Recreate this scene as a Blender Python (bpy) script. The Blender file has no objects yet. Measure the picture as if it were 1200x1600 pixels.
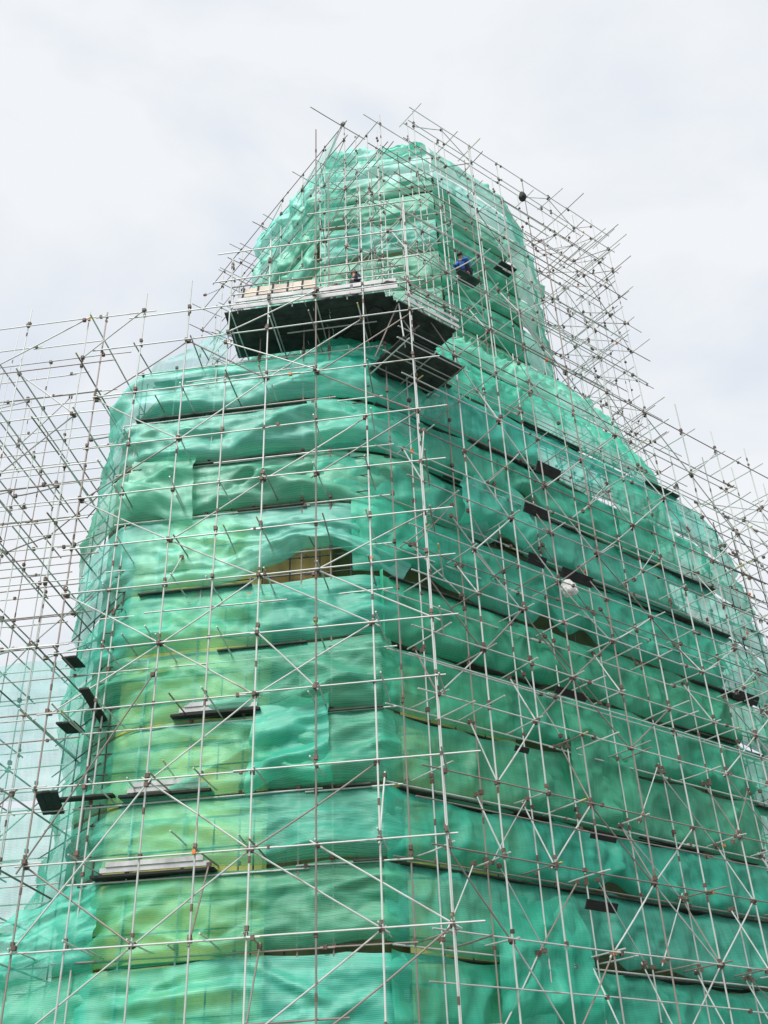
import bpy, bmesh, math, random
from mathutils import Vector, Matrix, noise
random.seed(7)
S = bpy.context.scene
C = S.collection
EYE = 1.6                                   # everything below is measured from eye height; ground is at z = 0

# ------------------------------------------------------------------ frames of reference
def bearing(deg):
    a = math.radians(deg); return Vector((math.sin(a), math.cos(a), 0))
UF, NF = bearing(96.8), bearing(186.8)      # narrow front face: along, outwards
UR, NR = bearing(51.8), bearing(141.8)      # broad right face
UL, NL = bearing(321.8), bearing(231.8)     # left face
P0 = Vector((-0.35, 25.0, EYE))             # front/right corner line of the wrapped mass
B0 = P0 + UF * -7.7
XU = P0 + UR * 4.2 + NR * -4.3              # corner of the scaffold round the upper tier
BU = Vector((-2.5, 34.75, EYE)); CU = Vector((3.1, 34.1, EYE))
def Ff(s, d, z): return P0 + UF * s + NF * d + Vector((0, 0, z))
def Fr(s, d, z): return P0 + UR * s + NR * d + Vector((0, 0, z))
def Fl(s, d, z): return B0 + UL * s + NL * d + Vector((0, 0, z))
def Ful(s, d, z): return XU + UL * s + NL * d + Vector((0, 0, z))

# ------------------------------------------------------------------ materials
def mat(name):
    m = bpy.data.materials.new(name); m.use_nodes = True
    nt = m.node_tree; nt.nodes.clear()
    return m, nt, nt.nodes.new, nt.links.new
def simple(name, col, rough=.7, metal=0, var=.25, scale=3.0, bump=0.0, objvar=0.0):
    m, nt, N, L = mat(name)
    out = N('ShaderNodeOutputMaterial'); p = N('ShaderNodeBsdfPrincipled')
    p.inputs['Roughness'].default_value = rough; p.inputs['Metallic'].default_value = metal
    tc = N('ShaderNodeTexCoord'); nz = N('ShaderNodeTexNoise')
    nz.inputs['Scale'].default_value = scale; nz.inputs['Detail'].default_value = 6
    L(tc.outputs['Object'], nz.inputs['Vector'])
    mx = N('ShaderNodeMix'); mx.data_type = 'RGBA'
    mx.inputs['A'].default_value = (*[c * (1 - var) for c in col], 1)
    mx.inputs['B'].default_value = (*[min(1, c * (1 + var)) for c in col], 1)
    rp = N('ShaderNodeMapRange'); rp.inputs['From Min'].default_value = .3; rp.inputs['From Max'].default_value = .7
    L(nz.outputs['Fac'], rp.inputs['Value']); L(rp.outputs[0], mx.inputs['Factor'])
    last = mx.outputs['Result']
    if objvar:
        oi = N('ShaderNodeObjectInfo'); hv = N('ShaderNodeHueSaturation')
        r2 = N('ShaderNodeMapRange'); r2.inputs['To Min'].default_value = 1 - objvar; r2.inputs['To Max'].default_value = 1 + objvar
        L(oi.outputs['Random'], r2.inputs['Value']); L(r2.outputs[0], hv.inputs['Value'])
        L(last, hv.inputs['Color']); last = hv.outputs['Color']
    L(last, p.inputs['Base Color'])
    if bump:
        b = N('ShaderNodeBump'); b.inputs['Strength'].default_value = bump; b.inputs['Distance'].default_value = .02
        L(nz.outputs['Fac'], b.inputs['Height']); L(b.outputs[0], p.inputs['Normal'])
    L(p.outputs[0], out.inputs[0])
    return m

def steel_mat(name):
    m, nt, N, L = mat(name)
    out = N('ShaderNodeOutputMaterial'); p = N('ShaderNodeBsdfPrincipled')
    tc = N('ShaderNodeTexCoord'); oi = N('ShaderNodeObjectInfo')
    nz = N('ShaderNodeTexNoise'); nz.inputs['Scale'].default_value = 1.3; nz.inputs['Detail'].default_value = 5
    L(tc.outputs['Object'], nz.inputs['Vector'])
    cr = N('ShaderNodeValToRGB')
    e = cr.color_ramp.elements
    e[0].position = 0; e[0].color = (.30, .25, .22, 1)
    e[1].position = 1; e[1].color = (.60, .63, .60, 1)
    x = e.new(.2); x.color = (.22, .185, .17, 1)
    x = e.new(.3); x.color = (.46, .49, .47, 1)
    L(oi.outputs['Random'], cr.inputs['Fac'])
    rust = N('ShaderNodeMapRange'); rust.inputs['From Min'].default_value = .6; rust.inputs['From Max'].default_value = .72
    L(nz.outputs['Fac'], rust.inputs['Value'])
    sc = N('ShaderNodeMath'); sc.operation = 'MULTIPLY'; sc.inputs[1].default_value = .65
    L(rust.outputs[0], sc.inputs[0])
    mx = N('ShaderNodeMix'); mx.data_type = 'RGBA'
    L(sc.outputs[0], mx.inputs['Factor']); L(cr.outputs['Color'], mx.inputs['A'])
    mx.inputs['B'].default_value = (.24, .135, .09, 1)
    L(mx.outputs['Result'], p.inputs['Base Color'])
    p.inputs['Metallic'].default_value = .15; p.inputs['Roughness'].default_value = .5
    L(p.outputs[0], out.inputs[0])
    return m

def net_mat(name, colr, colt, T, Tvar=.14, thread=1.0, axis='H', gloss=.10, coat=.2):
    """woven shade net: part see-through, part green plastic tape that reflects and lets light pass"""
    m, nt, N, L = mat(name)
    out = N('ShaderNodeOutputMaterial')
    tc = N('ShaderNodeTexCoord'); oi = N('ShaderNodeObjectInfo')
    uv = tc.outputs['UV']
    def noise_(scale, detail, src):
        n = N('ShaderNodeTexNoise'); n.inputs['Scale'].default_value = scale; n.inputs['Detail'].default_value = detail
        L(src, n.inputs['Vector']); return n.outputs['Fac']
    def rng(src, a, b, c, d):
        r = N('ShaderNodeMapRange'); r.inputs['From Min'].default_value = a; r.inputs['From Max'].default_value = b
        r.inputs['To Min'].default_value = c; r.inputs['To Max'].default_value = d
        L(src, r.inputs['Value']); return r.outputs[0]
    def math_(op, a, b):
        n = N('ShaderNodeMath'); n.operation = op
        for i, v in enumerate((a, b)):
            if isinstance(v, (int, float)): n.inputs[i].default_value = v
            else: L(v, n.inputs[i])
        return n.outputs[0]
    mp = N('ShaderNodeMapping'); L(uv, mp.inputs['Vector'])
    mp.inputs['Scale'].default_value = (.35, 1.0, 1)
    big = noise_(1.1, 4, mp.outputs[0])
    m2 = N('ShaderNodeMapping'); L(uv, m2.inputs['Vector'])
    m2.inputs['Scale'].default_value = (.6, 14, 1) if axis == 'H' else (9, .7, 1)
    streak = noise_(1.0, 3, m2.outputs[0])
    m3 = N('ShaderNodeMapping'); L(uv, m3.inputs['Vector'])
    m3.inputs['Scale'].default_value = (.06, 12, 1)
    wv = N('ShaderNodeTexWave'); wv.wave_type = 'BANDS'; wv.bands_direction = 'Y'
    wv.inputs['Scale'].default_value = .62; wv.inputs['Distortion'].default_value = 1.4
    wv.inputs['Detail'].default_value = 3; wv.inputs['Detail Scale'].default_value = 2.5
    L(m3.outputs[0], wv.inputs['Vector'])
    t = math_('ADD', rng(big, .3, .7, -Tvar, Tvar), T)
    t = math_('ADD', t, rng(streak, .3, .7, -.09 * thread, .09 * thread))
    t = math_('ADD', t, rng(wv.outputs['Fac'], 0, 1, -.10 * thread, .10 * thread))
    t = math_('ADD', t, rng(oi.outputs['Random'], 0, 1, -.04, .04))
    cl = N('ShaderNodeClamp'); cl.inputs['Min'].default_value = .05; cl.inputs['Max'].default_value = .9
    L(t, cl.inputs['Value'])
    hv = N('ShaderNodeHueSaturation'); hv.inputs['Color'].default_value = (*colr, 1)
    L(math_('MULTIPLY', rng(big, .32, .68, .7, 1.2), rng(oi.outputs['Random'], 0, 1, .82, 1.2)), hv.inputs['Value'])
    L(rng(big, .35, .7, 1.0, .86), hv.inputs['Saturation'])
    L(rng(oi.outputs['Random'], 0, 1, .48, .52), hv.inputs['Hue'])
    p = N('ShaderNodeBsdfPrincipled'); L(hv.outputs[0], p.inputs['Base Color'])
    p.inputs['Roughness'].default_value = .5
    p.inputs['Coat Weight'].default_value = coat; p.inputs['Coat Roughness'].default_value = .5
    p.inputs['Specular IOR Level'].default_value = .3
    p.inputs['Sheen Weight'].default_value = .05; p.inputs['Sheen Roughness'].default_value = .4; p.inputs['Sheen Tint'].default_value = (.8, 1, .95, 1)
    bp = N('ShaderNodeBump'); bp.inputs['Strength'].default_value = .17; bp.inputs['Distance'].default_value = .05
    cr_ = noise_(2.6, 5, uv)
    ridge = math_('ABSOLUTE', math_('SUBTRACT', cr_, .5), 0)
    hsum = math_('ADD', math_('MULTIPLY', streak, .5), rng(wv.outputs['Fac'], 0, 1, 0, .35))
    hsum = math_('SUBTRACT', hsum, math_('MULTIPLY', ridge, 2.4)); L(hsum, bp.inputs['Height']); L(bp.outputs[0], p.inputs['Normal'])
    tr = N('ShaderNodeBsdfTranslucent'); tr.inputs['Color'].default_value = (*colt, 1)
    s1 = N('ShaderNodeMixShader'); s1.inputs[0].default_value = .28
    gl = N('ShaderNodeBsdfGlossy'); gl.inputs['Color'].default_value = (.86, 1, .95, 1); gl.inputs['Roughness'].default_value = .58
    L(bp.outputs[0], gl.inputs['Normal'])
    sg = N('ShaderNodeMixShader'); sg.inputs[0].default_value = gloss
    L(p.outputs[0], sg.inputs[1]); L(gl.outputs[0], sg.inputs[2])
    L(sg.outputs[0], s1.inputs[1]); L(tr.outputs[0], s1.inputs[2])
    tp = N('ShaderNodeBsdfTransparent'); tp.inputs['Color'].default_value = (.93, 1, .97, 1)
    s2 = N('ShaderNodeMixShader'); L(cl.outputs[0], s2.inputs[0])
    L(s1.outputs[0], s2.inputs[1]); L(tp.outputs[0], s2.inputs[2])
    L(s2.outputs[0], out.inputs[0])
    return m

M = {}
M['steel'] = steel_mat('galvanised_tube')
M['shade_steel'] = simple('shade_dark_tube', (.05, .055, .05), .6, 0, .4, 3, 0, .3)  # inner tubes: shade behind the nets is put into this dark colour
M['clamp'] = simple('rusty_clamp', (.13, .085, .065), .7, 0, .5, 4)
M['paint'] = simple('yellow_end_paint', (.55, .47, .10), .6, 0, .3, 6)
M['orange'] = simple('orange_clamp', (.62, .2, .05), .6, 0, .3, 4)
GR, GT = (.012, .66, .43), (.014, .70, .46)
M['net_front'] = net_mat('green_net_front', GR, GT, .31, .14, 1.0, 'H')
M['net_thin'] = net_mat('green_net_worn_thin', (.05, .72, .43), GT, .46, .12, 1.0, 'H')
M['net_light'] = net_mat('green_net_light', (.09, .78, .55), (.03, .74, .49), .30, .13, .8, 'H', .18)
M['net_rightpale'] = net_mat('green_net_right_faded', (.03, .64, .42), GT, .31, .12, .9, 'V', .08, .1)
M['net_right'] = net_mat('green_net_right', (.003, .60, .385), GT, .25, .10, .8, 'V', .06, .1)
M['net_upper'] = net_mat('green_net_upper', (.10, .80, .58), (.06, .76, .52), .27, .12, .6, 'H', .15)
M['net_pale'] = net_mat('green_net_pale', (.02, .55, .42), (.03, .70, .52), .68, .1, 1.0, 'V')
M['ochre'] = simple('dull_ochre_paint', (.26, .18, .045), .6, 0, .45, 1.3, .3)
M['gold'] = simple('shade_darkened_ochre_paint', (.15, .135, .05), .6, 0, .4, .9, .3)  # tower ochre darkened in its base colour to carry the shade inside the wrapping
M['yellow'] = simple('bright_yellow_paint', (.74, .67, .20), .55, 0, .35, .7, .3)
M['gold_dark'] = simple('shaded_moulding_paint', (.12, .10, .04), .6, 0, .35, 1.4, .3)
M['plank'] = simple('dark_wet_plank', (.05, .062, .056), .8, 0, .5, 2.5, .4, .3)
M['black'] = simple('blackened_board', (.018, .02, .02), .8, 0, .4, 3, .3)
M['pale_plank'] = simple('pale_plank', (.50, .51, .52), .7, 0, .2, 3, .3, .1)
M['tan'] = simple('tan_panel', (.58, .50, .42), .8, 0, .12, 2, .2, .08)
M['white'] = simple('white_sack', (.78, .77, .75), .7, 0, .1, 5, .5)
M['blue'] = simple('blue_cloth', (.012, .11, .42), .7, 0, .3, 6, .4)
M['navy'] = simple('navy_cloth', (.02, .022, .05), .8, 0, .3, 6, .3)
M['pink'] = simple('pink_cloth', (.72, .42, .45), .8, 0, .25, 8, .3)
M['grey_cloth'] = simple('grey_cloth', (.22, .22, .24), .8, 0, .2, 8, .3)
M['skin'] = simple('skin', (.42, .24, .16), .5, 0, .12, 8)
M['hair'] = simple('black_hair', (.015, .012, .012), .6, 0, .3, 20)
M['straw'] = simple('white_hat', (.72, .70, .68), .6, 0, .1, 8)
M['ground'] = simple('pale_concrete_ground', (.13, .13, .12), .9, 0, .25, .3, .3)

# ------------------------------------------------------------------ object helpers
def tag(o, label=None, cat=None, group=None, kind=None):
    if label: o['label'] = label
    if cat: o['category'] = cat
    if group: o['group'] = group
    if kind: o['kind'] = kind
    return o
def empty(name, loc, label, cat, group=None):
    o = bpy.data.objects.new(name, None); C.objects.link(o); o.location = loc
    o.empty_display_size = .3
    return tag(o, label, cat, group)
def link(name, verts, faces, mats, parent=None, mi=None, smooth=False, uvs=None):
    me = bpy.data.meshes.new(name)
    org = parent.location if parent else (verts[0] if verts else Vector())
    # keep each mesh near its own origin
    off = Vector(org) if parent else Vector(verts[len(verts) // 2])
    if parent and parent.parent: off = off + Vector(parent.parent.location)
    me.from_pydata([tuple(Vector(v) - off) for v in verts], [], faces)
    for m_ in (mats if isinstance(mats, (list, tuple)) else [mats]): me.materials.append(m_)
    if mi: me.polygons.foreach_set('material_index', mi)
    if smooth: me.polygons.foreach_set('use_smooth', [True] * len(me.polygons))
    if uvs:
        ul = me.uv_layers.new(name='UVMap')
        for lp in me.loops: ul.data[lp.index].uv = uvs[lp.vertex_index]
    me.update()
    o = bpy.data.objects.new(name, me); C.objects.link(o)
    if parent: o.parent = parent
    else: o.location = off
    return o

class G:
    """collects tubes and boxes for one mesh"""
    def __init__(s): s.v = []; s.f = []; s.m = []
    def tube(s, a, b, r=.028, n=7, mi=0, bow=0.0):
        a, b = Vector(a), Vector(b); d = (b - a)
        if d.length < 1e-4: return s
        k = 2 if not bow else 5
        dn = d.normalized(); x = dn.orthogonal().normalized(); y = dn.cross(x)
        r *= .9; i0 = len(s.v)
        for q in range(k):
            t = q / (k - 1); c = a + d * t + Vector((0, 0, -bow * 4 * t * (1 - t)))
            for j in range(n):
                an = 2 * math.pi * j / n
                s.v.append(c + x * (math.cos(an) * r) + y * (math.sin(an) * r))
        for q in range(k - 1):
            for j in range(n):
                p = i0 + q * n + j; p2 = i0 + q * n + (j + 1) % n
                s.f.append((p, p2, p2 + n, p + n)); s.m.append(mi)
        s.f.append(tuple(i0 + j for j in reversed(range(n)))); s.m.append(mi)
        s.f.append(tuple(i0 + (k - 1) * n + j for j in range(n))); s.m.append(mi)
        return s
    def box(s, c, ax, ay, az, hx, hy, hz, mi=0):
        i0 = len(s.v); c = Vector(c)
        for sx in (-1, 1):
            for sy in (-1, 1):
                for sz in (-1, 1):
                    s.v.append(c + ax * (sx * hx) + ay * (sy * hy) + az * (sz * hz))
        for q in ((0, 1, 3, 2), (4, 6, 7, 5), (0, 4, 5, 1), (2, 3, 7, 6), (0, 2, 6, 4), (1, 5, 7, 3)):
            s.f.append(tuple(i0 + k for k in q)); s.m.append(mi)
        return s
    def plank(s, a, b, w, t, up=Vector((0, 0, 1)), mi=0):
        a, b = Vector(a), Vector(b); d = (b - a); ax = d.normalized()
        ay = up.cross(ax).normalized(); az = ax.cross(ay)
        return s.box((a + b) / 2, ax, ay, az, d.length / 2, w / 2, t / 2, mi)
    def build(s, name, mats, parent=None, smooth=False):
        return link(name, s.v, s.f, mats, parent, s.m, smooth)
Z = Vector((0, 0, 1))
RND = random.random
def U(a, b): return random.uniform(a, b)

# ------------------------------------------------------------------ scaffolds
class Scaffold:
    tube_mat = 'steel'; own_clamps = False
    def __init__(self, name, label, loc, fn, udir, ndir, group=None):
        self.root = empty(name, loc, label, 'scaffold', group)
        self.fn, self.u, self.n = fn, udir, ndir
        self.kinds = {}
    def add(self, kind, g, at):
        self.kinds.setdefault(kind, []).append((Vector(at).length, g))
    def clamp(self, g, p, mi=1):
        a = U(.6, .95)
        g.box(p + Vector((U(-.015, .015), U(-.015, .015), U(-.03, .03))), self.u, self.n, Z, .052 * a, .055 * a, .062 * a,
              2 if RND() < .025 else mi)
    def upright(self, s, d, z0, z1, levels, r=.03, lean=.0):
        g = G(); dx = U(-.07, .07); dy = U(-.05, .05)
        def at(z):
            k = (z - z0) / (z1 - z0); return self.fn(s + dx * k, d + dy * k, z)
        g.tube(at(z0), at(z1), r)
        zz = z0 + U(2, 5)
        while zz < z1 - .6:                               # sleeves where two tubes meet
            g.tube(at(zz), at(zz + .16), r * 1.35, 7, 1); zz += U(4.5, 6.2)
        g.clamps = []
        for z in levels:
            if z0 < z < z1:
                h = g if not self.own_clamps else G()
                self.clamp(h, at(z + U(-.03, .07)) + self.n * U(-.06, .06))
                if h is not g: g.clamps.append(h)
                if RND() < .5:
                    h = g if not self.own_clamps else G()
                    self.clamp(h, at(z + .14 + U(0, .08)))
                    if h is not g: g.clamps.append(h)
        self.add('upright_pole', g, at(min(z1, max(z0, 14))))
    def ledger(self, s0, s1, d, z, r=.0245, step=6.0):
        g = G(); s = s0; zz = z
        while s < s1 - .05:                               # tubes lapped one after another
            e = min(s1, s + U(step - 1, step + .4))
            j = U(-.04, .04)
            g.tube(self.fn(s - U(.05, .3), d + U(-.02, .02), zz + j), self.fn(e + U(.05, .35), d + U(-.02, .02), zz + j * .5 + U(-.03, .03)), r)
            if e < s1 - .05: self.clamp(g, self.fn(e, d, zz))
            s = e
        self.add('ledger_pole', g, self.fn((s0 + s1) / 2, d, z))
    def transom(self, s, d0, d1, z, r=.0245):
        g = G(); j = U(-.05, .05)
        a = self.fn(s + j, d0, z + U(-.03, .03)); b = self.fn(s + j + U(-.08, .08), d1, z + U(-.03, .03))
        g.tube(a, b, r, 7, 0, U(-.02, .03))
        if RND() < .16: g.tube(b - (b - a).normalized() * U(.15, .35), b, r * 1.04, 7, 3)
        self.add('cross_tube', g, (a + b) / 2)
    def brace(self, a, b, r=.0245):
        g = G(); a = self.fn(*a); b = self.fn(*b); e = (b - a) * .05
        g.tube(a - e * U(.2, 1.3), b + e * U(.2, 1.3), r, 7, 0, U(-.02, .05))
        g.box(a + e * .2, self.u, self.n, Z, .05, .05, .05, 1); g.box(b - e * .2, self.u, self.n, Z, .05, .05, .05, 1)
        self.add('diagonal_brace', g, (a + b) / 2)
    def done(self):
        mats = [M[self.tube_mat], M['clamp'], M['orange'], M['paint']]
        for kind, lst in self.kinds.items():
            lst.sort(key=lambda t: t[0])
            for _, g in lst[:100]:
                o = g.build(kind, mats, self.root, False)
                for h in getattr(g, 'clamps', ()): h.build('clamp', mats, o)
            if len(lst) > 100:
                h = G()
                for _, g in lst[100:]:
                    o = len(h.v); h.v += g.v; h.f += [tuple(i + o for i in f) for f in g.f]; h.m += g.m
                tag(h.build(kind, mats, self.root), kind='stuff')

LV = [0.7, 2.7, 4.75, 6.67, 8.5, 10.5, 12.2, 13.95, 15.4, 17.1, 18.95, 20.9, 22.9]
GZ = -EYE

# --- front scaffold
sc = Scaffold('front_scaffold', 'tall grey tube scaffold standing against the narrow front face under the dark platform', Ff(-3, .6, GZ), Ff, UF, NF); sc.own_clamps = True
outer = [(-8.37, 24.6), (-7.15, 25.2), (-5.56, 25.6), (-4.24, 26.3), (-2.94, 27.0), (-1.38, 32.6), (.08, 29.2), (1.64, 28.0)]
inner = [(-7.5, 23.6), (-6.4, 23.8), (-5.0, 23.8), (-3.6, 24.8), (-2.1, 25.5), (-1.25, 31.5), (.65, 24.5)]
back = [(-6.9, 22.8), (-5.7, 22.8), (-4.5, 22.8), (-3.3, 22.8), (-2.3, 22.8)]
for s, zt in outer: sc.upright(s, 1.3 + U(-.03, .03), GZ, zt, LV + [24.2, 25.9], .027)
for s, zt in inner: sc.upright(s, -.06 + U(-.03, .03), GZ, zt if zt > 24.6 else 23, LV, .026)
for i, z in enumerate(LV):
    sc.ledger(-8.4, 1.9 + U(-.2, .5), 1.36, z)
    sc.ledger(-7.7, .4, .02, z - .12 + U(-.05, .05))
    if RND() < .45: a = U(-7, -4); sc.ledger(a, a + U(3, 5), 1.24, z + U(.25, 1.0))
    if z > 4 and RND() < .4: sc.ledger(-7.3, -1.9, -.3, z + U(.45, .95), .022)
for z in (24.15, 25.3, 26.6): sc.ledger(-4.6 if z > 25 else -7.4, 1.9, 1.36, z)
sc.ledger(-1.6, 1.9, 1.36, 28.0)
for z in LV:
    for s, _ in outer:
        if RND() < .72: sc.transom(s + U(-.1, .25), U(-.35, .1), U(1.4, 1.9), z + .07)
    for k in range(2):
        s = U(-7.4, -1.5); sc.transom(s, U(-.2, .15), U(.7, 1.6), z + U(-.05, .6), .024)
so = [s for s, _ in outer]
flip = 0
for k in range(0, len(LV) - 1):
    for (i, j) in ((0, 2), (2, 4), (4, 6), (5, 7)):
        if RND() < .48:
            a, b = (i, j) if (k + i // 2) % 2 else (j, i)
            sc.brace((so[a], 1.26, LV[k]), (so[b], 1.26, LV[k + 1]))
    if RND() < .6:
        s = random.choice(so); sc.brace((s, 1.3, LV[k]), (s + .05, .32, LV[k + 1]))
sc.brace((-4.24, 1.42, 22.9), (-1.3, 1.42, 24.3)); sc.brace((-4.3, 1.42, 22.5), (-1.38, 1.42, 20.9))
sc.brace((-2.94, 1.4, 12.2), (-1.38, 1.4, 10.5)); sc.brace((-8.3, 1.42, 4.8), (-5.5, 1.42, 8.4)); sc.brace((-8.37, 1.42, 6.7), (-5.6, 1.42, 11.3))
sc.done()

# --- right scaffold, standing before the broad face and running on past its far end
sc = Scaffold('side_scaffold', 'long grey tube scaffold covering the broad right face and running past its far end', Fr(10, .6, GZ), Fr, UR, NR); sc.own_clamps = True
ro = [(.92, 29.5), (2.71, 34.0), (4.4, 35), (6.15, 33), (8.23, 32), (10.43, 30), (12.6, 27.5), (14.8, 26.5), (17.0, 26), (19.2, 26), (21.3, 26.2), (23.4, 24.5), (25.6, 22.5)]
for s, zt in ro:
    sc.upright(s, 1.3 + U(-.03, .03), GZ, zt, LV + [25.0], .028)
    sc.upright(s + U(.25, .5), .35, GZ, min(zt, 26) - U(.2, 1), LV, .024)
for s in (19.6, 21.6, 23.8):
    for d in (-1.6, -3.6): sc.upright(s, d, GZ, 24.6 - (s - 19) * .5 + U(-1, .6), LV, .027)
for i, z in enumerate(LV):
    sc.ledger(.4, 25.5 - max(0, z - 15) * .2, 1.36, z)
    sc.ledger(.2, 25.2 - max(0, z - 15) * .25, .28, z - .15 + U(-.06, .06))
    if i % 2: sc.ledger(.3, 23.5 - max(0, z - 15) * .2, 1.28, z + U(.75, 1.1), .021)
    for d in (-1.6, -3.6): sc.ledger(19.2, 24.4, d, z + U(-.2, .2), .025)
sc.ledger(1.2, 22.6, 1.36, 24.9); sc.ledger(2, 19.4, .3, 24.6)
for z in (26.8, 28.7, 30.6): sc.ledger(.6, 13.6 - (z - 26) * .7, 1.3, z); sc.ledger(1.6, 12.6 - (z - 26) * .7, .2, z - .1)
for z in (32.4,): sc.ledger(1.6, 8.5, 1.3, z)
for z in LV + [24.8, 26.7, 28.6]:
    for s, zt in ro:
        if z > zt: continue
        if RND() < .68: sc.transom(s + U(-.1, .15), U(-.2, .15), U(1.4, 2.0), z + .07, .024)
        if RND() < .3 and z < 26: sc.transom(s + U(.7, 1.2), U(-.1, .2), U(1.4, 1.9), z + U(-.1, .1), .025)
        if s > 19 and RND() < .7 and z < 25: sc.transom(s + .2, -3.8, .3, z + U(-.1, .2), .025)
rs = [s for s, _ in ro]
zs2 = LV + [24.9, 26.8, 28.7]
for k in range(len(zs2) - 1):
    for i in range(len(rs) - 1):
        if zs2[k + 1] > ro[i + 1][1]: continue
        if RND() < .62:
            a, b = (i, i + 1) if (k + i) % 2 else (i + 1, i)
            sc.brace((rs[a], 1.25, zs2[k]), (rs[b], 1.25, zs2[k + 1]))
        if RND() < .3 and zs2[k + 1] < 25: sc.brace((rs[i] + U(0, .4), U(.5, 1.0), zs2[k + (k + i) % 2]), (rs[i + 1] - U(0, .4), U(.5, 1.0), zs2[k + 1 - (k + i) % 2]), .019)
        if RND() < .12:
            a, b = (i, i + 1) if (k + i) % 2 == 0 else (i + 1, i)
            sc.brace((rs[a], .4, zs2[k]), (rs[b], .4, zs2[k + 1]))
        if RND() < .3: sc.brace((rs[i], 1.3, zs2[k]), (rs[i] + .1, .35, zs2[k + 1]))
    for i in (9, 10, 11):
        if zs2[k + 1] < 25 and RND() < .7: sc.brace((rs[i], 1.2, zs2[k]), (rs[i] + .2, -1.6, zs2[k + 1]), .025)
        if zs2[k + 1] < 25 and RND() < .6: sc.brace((rs[i], -1.6, zs2[k + 1]), (rs[i] + 2, -1.6, zs2[k]), .025)
sc.done()

# --- open birdcage wing on the left
sc = Scaffold('wing_scaffold', 'open birdcage scaffold of many rows standing clear against the sky left of the netting', Ff(-14, -3, GZ), Ff, UF, NF)
cols = [-9.0, -11.15, -12.85, -15.0, -17.1, -19.3]
rows = [1.3, -.55, -2.3, -4.2, -6.1]
WL = [0.7, 2.7, 4.75, 6.67, 8.5, 10.5, 12.4, 14.4, 16.4, 18.4, 20.4, 22.4, 24.4]
for ri, d in enumerate(rows):
    for ci, s in enumerate(cols):
        if s > -9.0 - max(0, -d) * .5: continue
        zt = 24.75 + U(-.2, .5) - ri * .3
        sc.upright(s + U(-.08, .08), d, GZ, zt, WL, .021)
        if RND() < .45: sc.upright(s + U(.1, .25), d, 21, 26 + U(.4, 2.2), [], .012)
    for z in WL:
        e = -7.0 if (d > 1 and z > 23) else (-8.2 - max(0, -d) * .55)
        if z > 24 and ri > 3: continue
        sc.ledger(-19.8, e, d + .06, z + U(-.06, .06), .022)
        if ri in (1, 2, 3) and RND() < .45: sc.ledger(-17, e - U(.3, 2), d - .06, z + U(.5, 1.3), .023)
for z in WL:
    for ci, s in enumerate(cols):
        RND() < .85 and sc.transom(s + .1, -6.4 + U(-.3, .3), 1.75 + U(-.2, .3), z - .07, .028)
        if RND() < .25: sc.transom(s + U(.5, 1.2), -4.4 + U(-.3, 2), 1.5, z - .05, .027)
for k in range(len(WL) - 1):
    for ci in range(len(cols) - 1):
        if RND() < .2: sc.brace((cols[ci], 1.25, WL[k + (1 if (k + ci) % 2 else 0)]), (cols[ci + 1], 1.25, WL[k + (0 if (k + ci) % 2 else 1)]), .026)
        if RND() < .35: sc.brace((cols[ci], U(-.6, 1), WL[k]), (cols[ci] + .1, -2.3, WL[k + 1]), .025)
        if RND() < .3: sc.brace((cols[ci], -2.35, WL[k + 1]), (cols[ci + 1], -2.35, WL[k]), .025)
sc.brace((-9.0, 1.4, 22.6), (-7.1, 1.4, 24.4)); sc.brace((-12.85, 1.4, 22.2), (-9.1, 1.4, 24.3))
sc.done()

# --- the rows hidden behind the nets, seen through them as a fine grid
sc = Scaffold('inner_scaffold', 'dim inner grid of thin tubes seen through the front and right nets', Ff(-2, -.5, GZ), Ff, UF, NF); sc.tube_mat = 'shade_steel'
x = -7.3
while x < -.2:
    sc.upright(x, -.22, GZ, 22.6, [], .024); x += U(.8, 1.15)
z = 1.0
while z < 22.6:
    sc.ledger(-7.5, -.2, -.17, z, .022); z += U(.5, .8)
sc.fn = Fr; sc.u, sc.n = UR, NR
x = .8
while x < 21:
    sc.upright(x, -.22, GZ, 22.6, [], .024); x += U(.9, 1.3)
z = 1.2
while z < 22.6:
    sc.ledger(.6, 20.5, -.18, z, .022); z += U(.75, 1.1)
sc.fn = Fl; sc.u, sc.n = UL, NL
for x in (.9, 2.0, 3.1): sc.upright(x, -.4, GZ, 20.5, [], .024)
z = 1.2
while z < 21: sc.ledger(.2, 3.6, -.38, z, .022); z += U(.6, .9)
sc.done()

# --- upper tier scaffolds
ULV = [24.6, 26.5, 28.4, 30.3, 32.2, 34.2, 36.2, 38.2, 40.2, 42.2, 43.9, 45.1]
sc = Scaffold('upper_side_scaffold', 'grey tube scaffold right of the upper tier, its open end against the sky', Fr(12, -4.5, 23), Fr, UR, NR)
uc = [4.4, 6.5, 8.4, 10.3, 12.2, 14.1, 16.0, 17.8, 19.4, 20.6]
for s in uc:
    for d in (-4.0, -4.75):
        sc.upright(s + (0 if d > -4.5 else .3), d, 23.0 if s < 18 else 21.0, (43.0 if s < 6 else 45.2 + U(-.2, .5)) - (.0 if s < 19 else 1.2), ULV, .026 if s < 15.5 else .019)
for s in (17.2, 19.0, 20.4):
    for d in (-6.4,): sc.upright(s, d, 20, 44 + U(-2.5, 1), ULV, .018)
for s in (16.9, 18.9, 20.6):
    sc.upright(s, -4.0 - U(.2, 1.5), 24, 45 + U(0, 4), [], .016)
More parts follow.
